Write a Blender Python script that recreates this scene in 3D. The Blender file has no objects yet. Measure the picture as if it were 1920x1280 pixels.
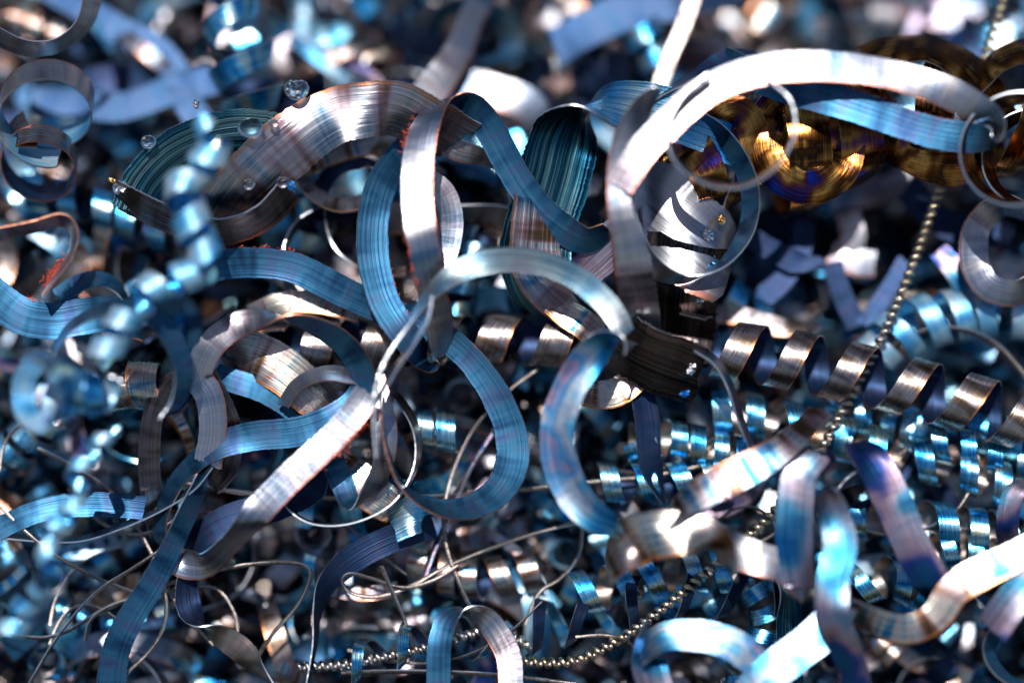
import bpy, math, random
import numpy as np

S = 0.001                      # one unit of the traced plan = 1/1000 m-unit
DIST = 6.0                     # camera to the plane in focus
PITCH = math.radians(50)       # the camera looks down on the heap
C = bpy.context.scene.collection
sc = bpy.context.scene

# ------------------------------------------------------------------ camera, world, sun
RT = np.array([1.0, 0.0, 0.0])
FW = np.array([0.0, math.cos(PITCH), -math.sin(PITCH)])
UP = np.array([0.0, math.sin(PITCH), math.cos(PITCH)])
cam_d = bpy.data.cameras.new("camera")
cam = bpy.data.objects.new("camera", cam_d)
C.objects.link(cam)
cam.location = tuple(-FW * DIST)
cam.rotation_euler = (math.radians(90) - PITCH, 0, 0)
cam_d.sensor_width = 36
cam_d.lens = 36 * DIST / 1.92
cam_d.clip_start = 0.05
cam_d.clip_end = 200
cam_d.dof.use_dof = True
cam_d.dof.focus_distance = DIST
cam_d.dof.aperture_fstop = 0.23
cam_d.dof.aperture_blades = 9
sc.camera = cam

SUN_ELEV = math.radians(76)
SUN_AZ = math.radians(-160)      # from behind the camera, a little to the left
w = bpy.data.worlds.new("World")
sc.world = w
w.use_nodes = True
nt = w.node_tree
bg = nt.nodes["Background"]
sky = nt.nodes.new("ShaderNodeTexSky")
sky.sky_type = 'NISHITA'
sky.sun_disc = False
sky.sun_elevation = SUN_ELEV
sky.sun_rotation = SUN_AZ
sky.air_density = 1.0
sky.dust_density = 0.6
sky.ozone_density = 2.0
nt.links.new(sky.outputs[0], bg.inputs[0])
bg.inputs[1].default_value = 0.056
sun_d = bpy.data.lights.new("sun", 'SUN')
sun_d.energy = 4.2
sun_d.angle = math.radians(0.53)
sun_d.color = (1.0, 0.98, 0.96)
sun = bpy.data.objects.new("sun", sun_d)
C.objects.link(sun)
sdir = (math.sin(SUN_AZ) * math.cos(SUN_ELEV), math.cos(SUN_AZ) * math.cos(SUN_ELEV), math.sin(SUN_ELEV))
from mathutils import Vector
sun.rotation_euler = Vector(sdir).to_track_quat('Z', 'Y').to_euler()
sun.location = (0, 0, 5)

sc.view_settings.view_transform = 'Standard'
sc.view_settings.look = 'None'
sc.view_settings.exposure = 0.55
sc.view_settings.gamma = 1
sc.unit_settings.scale_length = 0.05
sc.cycles.max_bounces = 6
sc.cycles.glossy_bounces = 5
sc.cycles.diffuse_bounces = 2
sc.cycles.transmission_bounces = 5
sc.cycles.caustics_reflective = False
sc.cycles.caustics_refractive = False
sc.cycles.sample_clamp_indirect = 4
sc.cycles.use_denoising = True


def at(x, y, d):
    """plan coordinates of the heap (1920 x 1280 across the focus plane, depth behind it) -> world"""
    x = np.asarray(x, float); y = np.asarray(y, float); d = np.asarray(d, float)
    k = (DIST + d * S) / DIST
    X = (x - 960) * S * k
    Y = (640 - y) * S * k
    return X[..., None] * RT + Y[..., None] * UP + (d * S)[..., None] * FW


# ------------------------------------------------------------------ materials
def mk(name):
    m = bpy.data.materials.new(name)
    m.use_nodes = True
    n = m.node_tree.nodes
    return m, n, m.node_tree.links, n["Principled BSDF"]


def strip_mat(name, stops, rough=0.25, metallic=1.0, tint_scale=(1.4, 0.35), streak=0.35, cross=0.25,
              edge_tint=None, bump=0.25, stripes=0.0, aniso=0.0, spec=0.5, longrough=0.1, wavy=.7):
    """metal strip: u runs along the strip, v across (both in strip widths); heat tints vary along u"""
    m, n, L, p = mk(name)
    uv = n.new("ShaderNodeUVMap"); uv.uv_map = "UVMap"
    oi = n.new("ShaderNodeObjectInfo")
    off = n.new("ShaderNodeVectorMath"); off.operation = 'SCALE'
    cmb = n.new("ShaderNodeCombineXYZ"); L.new(oi.outputs["Random"], cmb.inputs[0]); L.new(oi.outputs["Random"], cmb.inputs[2])
    L.new(cmb.outputs[0], off.inputs[0]); off.inputs[3].default_value = 57.0
    add = n.new("ShaderNodeVectorMath"); add.operation = 'ADD'
    L.new(uv.outputs[0], add.inputs[0]); L.new(off.outputs[0], add.inputs[1])

    def noise(sx, sy, detail=3, rough_=0.55):
        mp = n.new("ShaderNodeVectorMath"); mp.operation = 'MULTIPLY'
        L.new(add.outputs[0], mp.inputs[0]); mp.inputs[1].default_value = (sx, sy, 1)
        t = n.new("ShaderNodeTexNoise"); t.inputs["Scale"].default_value = 1.0
        t.inputs["Detail"].default_value = detail; t.inputs["Roughness"].default_value = rough_
        L.new(mp.outputs[0], t.inputs["Vector"])
        return t.outputs["Fac"]

    def math_(op, a, b=None, c=None):
        q = n.new("ShaderNodeMath"); q.operation = op
        for i, v in enumerate((a, b, c)):
            if v is None: continue
            if isinstance(v, (int, float)): q.inputs[i].default_value = v
            else: L.new(v, q.inputs[i])
        return q.outputs[0]
    base = noise(tint_scale[0], tint_scale[1], 2)
    lines = noise(0.12, 34, 4, 0.72)
    broad = noise(0.05, 13, 3, 0.6)
    crossl = noise(22, 0.3, 3, 0.7)
    fac = math_('ADD', base, math_('MULTIPLY', math_('SUBTRACT', lines, 0.5), streak))
    fac = math_('ADD', fac, math_('MULTIPLY', math_('SUBTRACT', crossl, 0.5), cross))
    ramp = n.new("ShaderNodeValToRGB")
    cr = ramp.color_ramp
    lo, hi = 0.28, 0.72
    while len(cr.elements) < len(stops):
        cr.elements.new(0.5)
    for i, (e, col) in enumerate(zip(cr.elements, stops)):
        e.position = lo + (hi - lo) * i / (len(stops) - 1)
        e.color = (*col, 1)
    L.new(fac, ramp.inputs[0])
    colr = ramp.outputs[0]
    # lengthwise tool marks, darker and lighter lines
    mul = n.new("ShaderNodeMix"); mul.data_type = 'RGBA'; mul.blend_type = 'MULTIPLY'
    mul.inputs[0].default_value = 1.0
    r2 = n.new("ShaderNodeMapRange"); r2.inputs[1].default_value = 0.38; r2.inputs[2].default_value = 0.62
    r2.inputs[3].default_value = 1.0 - 0.55 * stripes; r2.inputs[4].default_value = 1.0 + 0.15 * stripes
    L.new(math_('ADD', math_('MULTIPLY', lines, 0.5), math_('MULTIPLY', broad, 0.5)), r2.inputs[0])
    L.new(colr, mul.inputs[6]); L.new(r2.outputs[0], mul.inputs[7])
    colr = mul.outputs[2]
    if edge_tint:
        sep = n.new("ShaderNodeSeparateXYZ"); L.new(uv.outputs[0], sep.inputs[0])
        e = math_('ADD', sep.outputs[1], math_('MULTIPLY', math_('SUBTRACT', noise(5, 2, 3), 0.5), 0.16))
        mr = n.new("ShaderNodeMapRange"); mr.inputs[1].default_value = 0.9; mr.inputs[2].default_value = 1.0
        L.new(e, mr.inputs[0])
        mx = n.new("ShaderNodeMix"); mx.data_type = 'RGBA'
        L.new(mr.outputs[0], mx.inputs[0]); L.new(colr, mx.inputs[6]); mx.inputs[7].default_value = (*edge_tint, 1)
        colr = mx.outputs[2]
    L.new(colr, p.inputs["Base Color"])
    p.inputs["Metallic"].default_value = metallic
    p.inputs["Specular IOR Level"].default_value = spec
    rr = n.new("ShaderNodeMapRange"); rr.inputs[1].default_value = 0.3; rr.inputs[2].default_value = 0.7
    rr.inputs[3].default_value = max(0.05, rough - longrough); rr.inputs[4].default_value = rough + longrough
    L.new(lines, rr.inputs[0]); L.new(rr.outputs[0], p.inputs["Roughness"])
    if aniso:
        p.inputs["Anisotropic"].default_value = aniso
        tg = n.new("ShaderNodeTangent"); tg.direction_type = 'UV_MAP'; tg.uv_map = "UVMap"
        L.new(tg.outputs[0], p.inputs["Tangent"])
    h = math_('ADD', math_('MULTIPLY', lines, 0.5), math_('MULTIPLY', broad, 1.2 * (0.3 + stripes)))
    h = math_('ADD', h, math_('MULTIPLY', crossl, cross))
    wav = noise(2.2, 0.7, 2)
    h = math_('ADD', h, math_('MULTIPLY', wav, wavy))
    b = n.new("ShaderNodeBump"); b.inputs["Strength"].default_value = bump; b.inputs["Distance"].default_value = 0.004
    L.new(h, b.inputs["Height"]); L.new(b.outputs[0], p.inputs["Normal"])
    return m


M = {}
M['silver'] = strip_mat('silver_mauve_steel', [(.06, .14, .24), (.20, .26, .34), (.36, .37, .44), (.46, .44, .44), (.36, .30, .34), (.11, .10, .11)],
                        rough=.33, edge_tint=(.50, .18, .12), cross=.2, stripes=.4, bump=.2, longrough=.06, tint_scale=(.75, .2), streak=.2, wavy=1.5)
M['bright'] = strip_mat('bright_heat_tinted_steel', [(.01, .06, .18), (.06, .24, .42), (.58, .54, .42), (.50, .38, .38), (.22, .11, .045), (.05, .03, .025)],
                        rough=.29, edge_tint=(.75, .26, .06), tint_scale=(2.0, .22), cross=.10, stripes=.5)
M['brown'] = strip_mat('brown_tinted_steel', [(.10, .085, .09), (.28, .24, .24), (.42, .37, .37), (.20, .14, .10), (.08, .06, .05)],
                       rough=.30, edge_tint=(.70, .26, .09), cross=.12, stripes=.6)
M['burnt'] = strip_mat('burnt_gold_blue_steel', [(.01, .05, .36), (.05, .02, .12), (.20, .06, .012), (.66, .32, .08), (.20, .06, .01), (.02, .012, .01), (.48, .19, .035), (.12, .03, .08), (.01, .05, .36)],
                       rough=.24, tint_scale=(.8, .4), streak=.16, cross=.05, stripes=.5)
M['cyan'] = strip_mat('bright_blue_steel', [(.01, .12, .40), (.03, .32, .68), (.14, .52, .80), (.50, .74, .78), (.62, .56, .34)],
                      rough=.26, cross=.06, stripes=.5)
M['steelblue'] = strip_mat('blue_oxide_steel', [(.007, .033, .08), (.014, .070, .148), (.028, .120, .215), (.045, .095, .19), (.02, .06, .15)],
                           rough=.38, metallic=.85, streak=.3, cross=.0, stripes=.6, bump=.16, wavy=.3, longrough=.06)
M['navy'] = strip_mat('navy_violet_oxide_steel', [(.005, .018, .05), (.010, .032, .085), (.020, .028, .075), (.012, .055, .12)],
                      rough=.42, metallic=.8, streak=.4, cross=.0, stripes=.8, bump=.22)
M['teal'] = strip_mat('teal_tinted_steel', [(.003, .015, .04), (.006, .05, .09), (.015, .10, .16), (.09, .18, .18), (.04, .04, .12)],
                      rough=.30, streak=.9, cross=.0, stripes=1.1, bump=.35, tint_scale=(.4, 1.8))
M['mauve'] = strip_mat('mauve_blue_tinted_steel', [(.01, .10, .26), (.05, .20, .32), (.28, .27, .34), (.32, .22, .27), (.02, .05, .20), (.015, .08, .17)],
                       rough=.30, streak=.2, cross=.0, tint_scale=(.42, .5), stripes=.4)
M['ice'] = strip_mat('pale_ice_blue_steel', [(.02, .16, .40), (.06, .30, .56), (.22, .48, .68), (.50, .64, .72), (.05, .18, .46)],
                     rough=.42, metallic=.7, cross=.0, tint_scale=(.5, .4), stripes=.4)
M['black'] = strip_mat('black_scaled_steel', [(.06, .045, .045), (.12, .09, .085), (.20, .15, .14), (.08, .07, .09)],
                       rough=.24, cross=.04, stripes=.9)
M['lavender'] = strip_mat('lavender_blue_steel', [(.01, .03, .08), (.02, .055, .13), (.04, .075, .15), (.02, .065, .14)],
                          rough=.50, metallic=.8, cross=.0, stripes=.3, wavy=.3)
M['wash'] = strip_mat('blue_to_pale_teal_steel', [(.02, .08, .20), (.04, .15, .29), (.14, .27, .36), (.34, .42, .44), (.36, .34, .38), (.05, .14, .28)],
                      rough=.36, cross=.0, tint_scale=(.3, .25), stripes=.5, streak=.15)
M['vivid'] = strip_mat('vivid_blue_and_mauve_steel', [(.01, .10, .30), (.02, .22, .46), (.10, .32, .48), (.32, .36, .42), (.04, .22, .44), (.28, .20, .28), (.02, .10, .30)],
                       rough=.33, cross=.0, tint_scale=(.5, .7), stripes=.4, streak=.15)
M['rainbow'] = strip_mat('faint_rainbow_steel', [(.02, .09, .20), (.08, .20, .32), (.30, .34, .38), (.42, .38, .40), (.30, .20, .22), (.13, .075, .04), (.04, .03, .025)],
                         rough=.31, edge_tint=(.5, .2, .1), tint_scale=(2.3, .3), cross=.04, stripes=.7, streak=.25)
M['goldbead'] = strip_mat('straw_gold_bead_steel', [(.50, .40, .20), (.62, .50, .28), (.60, .56, .46), (.34, .42, .44)], rough=.22, tint_scale=(.02, .3))
M['wire'] = strip_mat('dull_straw_steel', [(.14, .10, .095), (.22, .17, .15), (.32, .28, .24), (.13, .17, .19)],
                      rough=.35, cross=.05)
M['pewter'] = strip_mat('polished_bead_steel', [(.20, .42, .55), (.60, .60, .55), (.70, .66, .6), (.42, .28, .16)], rough=.16, tint_scale=(.25, .3))


def plain(name, col, rough, metallic, noise_amt=.3):
    m, n, L, p = mk(name)
    t = n.new("ShaderNodeTexNoise"); t.inputs["Scale"].default_value = 90
    tc = n.new("ShaderNodeTexCoord"); L.new(tc.outputs["Object"], t.inputs["Vector"])
    mx = n.new("ShaderNodeMix"); mx.data_type = 'RGBA'
    mx.inputs[6].default_value = (*[c * (1 - noise_amt) for c in col], 1); mx.inputs[7].default_value = (*[min(1, c * (1 + noise_amt)) for c in col], 1)
    L.new(t.outputs[0], mx.inputs[0]); L.new(mx.outputs[2], p.inputs["Base Color"])
    p.inputs["Roughness"].default_value = rough; p.inputs["Metallic"].default_value = metallic
    return m


M['edge'] = plain('sheared_steel_edge', (.60, .62, .66), .35, 1)
M['edge_copper'] = plain('copper_tinted_edge', (.55, .25, .16), .4, 1)
M['rust'] = plain('red_swarf', (.60, .07, .03), .55, .1)
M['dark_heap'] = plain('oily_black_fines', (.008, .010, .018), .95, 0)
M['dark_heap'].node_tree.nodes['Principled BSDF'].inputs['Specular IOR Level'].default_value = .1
M['spot'] = plain('dark_oil_spot', (.05, .06, .09), .25, .6)


def glass_mat():
    m, n, L, p = mk('clear_oil')
    p.inputs["Base Color"].default_value = (.92, .97, .97, 1)
    p.inputs["Roughness"].default_value = .02
    p.inputs["Transmission Weight"].default_value = 1
    p.inputs["IOR"].default_value = 1.42
    return m


M['oil'] = glass_mat()


# ------------------------------------------------------------------ strip geometry
def spline(P, step=4.0):
    P = np.asarray(P, float)
    n = len(P)
    E = np.vstack([2 * P[0] - P[1], P, 2 * P[-1] - P[-2]])
    out = []
    for i in range(n - 1):
        p0, p1, p2, p3 = E[i], E[i + 1], E[i + 2], E[i + 3]
        k = max(6, int(np.linalg.norm(p2[:3] - p1[:3]) / step) + 1)
        t = np.linspace(0, 1, k, endpoint=False)[:, None]
        out.append(.5 * ((2 * p1) + (-p0 + p2) * t + (2 * p0 - 5 * p1 + 4 * p2 - p3) * t ** 2 + (-p0 + 3 * p1 - 3 * p2 + p3) * t ** 3))
    out.append(P[-1:])
    Q = np.vstack(out)
    # two light smoothing passes take the corners out of the trace
    for _ in range(6):
        Q[1:-1] = .25 * Q[:-2] + .5 * Q[1:-1] + .25 * Q[2:]
    return Q


def nrm(a):
    return a / np.maximum(np.linalg.norm(a, axis=-1, keepdims=True), 1e-9)


def strip_mesh(name, P, Nout, W, mats, thick=.0032, camber=.06, rag=.012, seed=0, taper=(0, 0), origin=None):
    """solid strip: centre line P, outward face normal Nout, width W (all world units)"""
    rng = np.random.default_rng(seed)
    n = len(P)
    W = np.broadcast_to(np.asarray(W, float), (n,)).copy()
    for end, tp in ((0, taper[0]), (1, taper[1])):
        if tp:
            s = np.linspace(0, 1, n); s = s if end == 0 else 1 - s
            W *= np.clip(.12 + .88 * np.clip(s / tp, 0, 1) ** .6, 0, 1)
    if n > 30:
        kk = max(4, n // 45)
        W = W * (1 + np.interp(np.linspace(0, 1, n), np.linspace(0, 1, kk), rng.normal(0, .055, kk)))
    T = nrm(np.gradient(P, axis=0))
    No = nrm(Nout - (Nout * T).sum(1, keepdims=True) * T)
    B = np.cross(T, No)
    seg = np.r_[0, np.cumsum(np.linalg.norm(np.diff(P, axis=0), axis=1))]
    J = 7
    v = np.linspace(0, 1, J)
    cam_h = camber * (1 - (2 * v - 1) ** 2)
    ragL = rag * (rng.standard_normal(n) * .5 + np.convolve(rng.standard_normal(n + 8), np.ones(9) / 3, 'valid') * .7)
    ragR = rag * (rng.standard_normal(n) * .5 + np.convolve(rng.standard_normal(n + 8), np.ones(9) / 3, 'valid') * .7)
    off = (v[None, :] - .5) * W[:, None]
    off[:, 0] += ragL * W; off[:, -1] += ragR * W
    outer = P[:, None, :] + B[:, None, :] * off[..., None] + No[:, None, :] * (cam_h[None, :, None] * W[:, None, None] + thick / 2)
    # ragged, slanting ends
    for e_, sg in ((0, -1), (n - 1, 1)):
        sl = rng.normal(0, .28) * (v - .5) + rng.normal(0, .05, J)
        outer[e_] += T[e_][None, :] * (sl * W[e_] * .6)[:, None]
    inner = outer - No[:, None, :] * thick
    V = np.concatenate([outer, inner[:, ::-1]], axis=1)          # ring of 2J points
    K = 2 * J
    idx = np.arange(n)[:, None] * K + np.arange(K)[None, :]
    a = idx[:-1]; b = idx[1:]
    a2 = np.roll(a, -1, axis=1); b2 = np.roll(b, -1, axis=1)
    F = np.stack([a, b, b2, a2], axis=-1).reshape(-1, 4)
    col = np.tile(np.arange(K), n - 1)
    matid = np.where(col < J - 1, 0, np.where(col == J - 1, 2, np.where(col == K - 1, 3, 1)))
    # uv
    vv = np.r_[v, v[::-1]]
    vv2 = np.roll(vv, -1)
    wm = float(np.mean(W)) or 1
    u = seg / wm
    U = np.empty((n - 1, K, 4, 2))
    U[..., 0, 0] = u[:-1, None]; U[..., 3, 0] = u[:-1, None]; U[..., 1, 0] = u[1:, None]; U[..., 2, 0] = u[1:, None]
    U[..., 0, 1] = vv; U[..., 1, 1] = vv; U[..., 2, 1] = vv2; U[..., 3, 1] = vv2
    c0 = P[n // 2] if origin is None else origin
    verts = (V.reshape(-1, 3) - c0)
    me = bpy.data.meshes.new(name)
    nf = len(F)
    me.vertices.add(len(verts)); me.vertices.foreach_set('co', verts.astype(np.float32).ravel())
    # end caps as strips of quads
    caps = []
    for r, flip in ((0, False), (n - 1, True)):
        for j in range(J - 1):
            q = [r * K + j, r * K + j + 1, r * K + K - 2 - j, r * K + K - 1 - j]
            caps.append(q[::-1] if flip else q)
    Fa = np.vstack([F, np.array(caps)])
    me.loops.add(len(Fa) * 4); me.loops.foreach_set('vertex_index', Fa.astype(np.int32).ravel())
    me.polygons.add(len(Fa)); me.polygons.foreach_set('loop_start', np.arange(0, len(Fa) * 4, 4, dtype=np.int32))
    me.polygons.foreach_set('material_index', np.r_[matid, np.full(len(caps), 2)].astype(np.int32))
    me.polygons.foreach_set('use_smooth', np.ones(len(Fa), bool))
    me.update(calc_edges=True)
    uvl = me.uv_layers.new(name="UVMap")
    allu = np.vstack([U.reshape(-1, 2), np.zeros((len(caps) * 4, 2))])
    uvl.data.foreach_set('uv', allu.astype(np.float32).ravel())
    ev = np.empty(len(me.edges) * 2, np.int32); me.edges.foreach_get('vertices', ev); ev = ev.reshape(-1, 2)
    j0 = ev[:, 0] % K; j1 = ev[:, 1] % K
    corner = np.isin(j0, (0, J - 1, J, K - 1)) & (j0 == j1)
    endc = (ev[:, 0] // K == ev[:, 1] // K) & np.isin(ev[:, 0] // K, (0, n - 1))
    at_ = me.attributes.new('sharp_edge', 'BOOLEAN', 'EDGE')
    at_.data.foreach_set('value', corner | endc)
    for m in mats:
        me.materials.append(m)
    me.validate()
    o = bpy.data.objects.new(name, me)
    C.objects.link(o)
    o.location = tuple(c0)
    return o, outer


def tag(o, label, cat, group=None, kind=None):
    if label: o['label'] = label
    if cat: o['category'] = cat
    if group: o['group'] = group
    if kind: o['kind'] = kind
    return o


seedc = [0]


def matset(outer, inner, copper):
    e1 = M['edge_copper'] if copper in (1, 3) else M['edge']
    e2 = M['edge_copper'] if copper in (2, 3) else M['edge']
    return [M[outer], M[inner], e1, e2]


def ribbon(label, pts, W, outer='silver', inner='steelblue', name='metal_ribbon', cat='metal shaving', group=None,
           copper=0, camber=.018, taper=(0, 0), thick=3.2, rag=.011, fuzz=None, step=4.0):
    """pts: (x, y, depth, roll in degrees, optional width); roll 0 shows the outer face, 180 the inner one"""
    seedc[0] += 1
    P = [tuple(p) + ((W,) if len(p) == 4 else ()) for p in pts]
    Q = spline(P, step)
    if HERO:
        Q[:, 2] = np.minimum(Q[:, 2], surf(Q[:, 1], Q[:, 0]) + 5)
        Q[:, 2] = np.where(Q[:, 2] < -100, -100 + (Q[:, 2] + 100) * .5, Q[:, 2])
    X = at(Q[:, 0], Q[:, 1], Q[:, 2])
    T = nrm(np.gradient(X, axis=0))
    view = nrm(X - (-FW * DIST))
    Cc = nrm(-view + (view * T).sum(1, keepdims=True) * T)
    Nn = np.cross(T, Cc)
    ph = np.radians(Q[:, 3])[:, None]
    No = np.cos(ph) * Cc + np.sin(ph) * Nn
    o, rows = strip_mesh(name, X, No, Q[:, 4] * S, matset(outer, inner, copper), thick * S, camber, rag, seedc[0], taper)
    tag(o, label, cat, group)
    if fuzz:
        for f in fuzz:
            add_fuzz(o, rows, *f, seed=seedc[0])
    return o


def add_fuzz(o, rows, side, t0, t1, count, spread=5, size=7, seed=0):
    """tiny torn threads of red swarf clinging to an edge"""
    rng = np.random.default_rng(seed + 99)
    n = len(rows)
    base = rows[:, 0 if side == 0 else -1]
    vs, fs = [], []
    clusters = rng.uniform(t0, t1, max(2, count // 9))
    for _ in range(count):
        t = np.clip(rng.choice(clusters) + rng.normal(0, .012), 0, 1)
        p = base[int(t * (n - 1))] + rng.normal(0, spread * S * .5, 3)
        d = nrm(rng.normal(0, 1, 3)); d2 = nrm(np.cross(d, rng.normal(0, 1, 3)))
        L_ = rng.uniform(.4, 1.3) * size * S; r = rng.uniform(.5, 1.1) * S * .9
        bend = nrm(rng.normal(0, 1, 3)) * L_ * .35
        k0 = len(vs)
        d3 = np.cross(d, d2)
        for q, rr in ((0, r), (.5, r * .9), (1, r * .4)):
            c = p + d * L_ * q + bend * (q * (1 - q) * 4)
            for a in (0, 2.094, 4.189):
                vs.append(c + (d2 * math.cos(a) + d3 * math.sin(a)) * rr)
        for s in (0, 3):
            for a in range(3):
                fs.append((k0 + s + a, k0 + s + (a + 1) % 3, k0 + s + 3 + (a + 1) % 3, k0 + s + 3 + a))
        fs.append((k0 + 2, k0 + 1, k0)); fs.append((k0 + 6, k0 + 7, k0 + 8))
    me = bpy.data.meshes.new('red_fuzz')
    c0 = np.array(o.location)
    me.from_pydata([tuple(v - c0) for v in vs], [], fs)
    me.materials.append(M['rust'])
    f = bpy.data.objects.new('red_fuzz', me)
    C.objects.link(f); f.parent = o
    f['kind'] = 'stuff'


def coil(label, path, R, W, turns, outer='silver', inner='navy', name='coiled_shaving', cat='coiled shaving', group=None,
         phase=0., hand=1, copper=0, thick=3., per_turn=56, camber=.0, tilt=0., rag=.008, squash=1.0, irr=.16):
    """a helix of strip wound round the path (x, y, depth[, radius factor])"""
    seedc[0] += 1
    P = [tuple(p) + ((1.,) if len(p) == 3 else ()) for p in path]
    Q = spline(P, 8.0)
    if HERO:
        Q[:, 2] = np.minimum(Q[:, 2], surf(Q[:, 1], Q[:, 0]) + 5)
    A = at(Q[:, 0], Q[:, 1], Q[:, 2])
    seg = np.r_[0, np.cumsum(np.linalg.norm(np.diff(A, axis=0), axis=1))]
    n = int(turns * per_turn) + 2
    rg = np.random.default_rng(seedc[0] + 7)
    kk = max(3, int(turns * 1.3))
    warp = np.interp(np.linspace(0, 1, n), np.linspace(0, 1, kk), np.r_[0, rg.normal(0, irr, kk - 2), 0]) * seg[-1] / max(turns, 1)
    warp = np.convolve(np.pad(warp, 12, 'edge'), np.ones(25) / 25, 'valid') if n > 60 else warp * 0
    s = np.linspace(0, seg[-1], n) + warp
    A = np.stack([np.interp(s, seg, A[:, k]) for k in range(3)], 1)
    rf = np.interp(s, seg, Q[:, 3])
    Ta = nrm(np.gradient(A, axis=0))
    e1 = UP - (UP @ Ta[0]) * Ta[0]
    if np.linalg.norm(e1) < .2: e1 = -FW - (-FW @ Ta[0]) * Ta[0]
    E = [nrm(e1)]
    for i in range(1, n):
        e = E[-1] - (E[-1] @ Ta[i]) * Ta[i]
        E.append(nrm(e))
    E1 = np.array(E); E2 = np.cross(Ta, E1)
    rng = np.random.default_rng(seedc[0])
    wob = np.interp(np.linspace(0, 1, n), np.linspace(0, 1, max(4, int(turns * 2))), rng.normal(0, irr * .35, max(4, int(turns * 2))))
    th = (np.linspace(0, turns * 2 * math.pi, n) + math.radians(phase)) * hand + wob * 3
    rad = (np.cos(th)[:, None] * E1 + squash * np.sin(th)[:, None] * E2)
    X = A + rad * (R * S * rf * (1 + wob))[:, None]
    No = rad + Ta * math.sin(math.radians(tilt))
    o, _ = strip_mesh(name, X, nrm(No), W * S * np.sqrt(rf), matset(outer, inner, copper), thick * S, camber, rag, seedc[0])
    tag(o, label, cat, group)
    return o


HERO = True
# ================================================================== THE SETTING
def sm(v, a, b):
    t = np.clip((np.asarray(v, float) - a) / (b - a), 0, 1)
    return t * t * (3 - 2 * t)


def surf(y, x=960):
    """the slope of the heap, rising away from the camera: depth of its top surface at picture height y"""
    h = 640 - np.asarray(y, float)
    return 95 + np.where(h > 0, .36, .08) * h + 120 * sm(x, 1250, 1500) * (1 - sm(y, 680, 860))


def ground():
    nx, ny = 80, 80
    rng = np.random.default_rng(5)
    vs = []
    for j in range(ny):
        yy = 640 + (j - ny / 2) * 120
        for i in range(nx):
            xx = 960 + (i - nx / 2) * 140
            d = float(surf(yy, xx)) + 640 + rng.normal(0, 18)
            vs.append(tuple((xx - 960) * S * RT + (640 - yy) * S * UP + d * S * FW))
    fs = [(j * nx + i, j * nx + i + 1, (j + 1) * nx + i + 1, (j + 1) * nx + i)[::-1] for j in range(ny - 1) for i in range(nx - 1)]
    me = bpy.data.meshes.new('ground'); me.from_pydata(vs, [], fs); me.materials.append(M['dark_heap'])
    o = bpy.data.objects.new('ground', me); C.objects.link(o); o['kind'] = 'structure'


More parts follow.
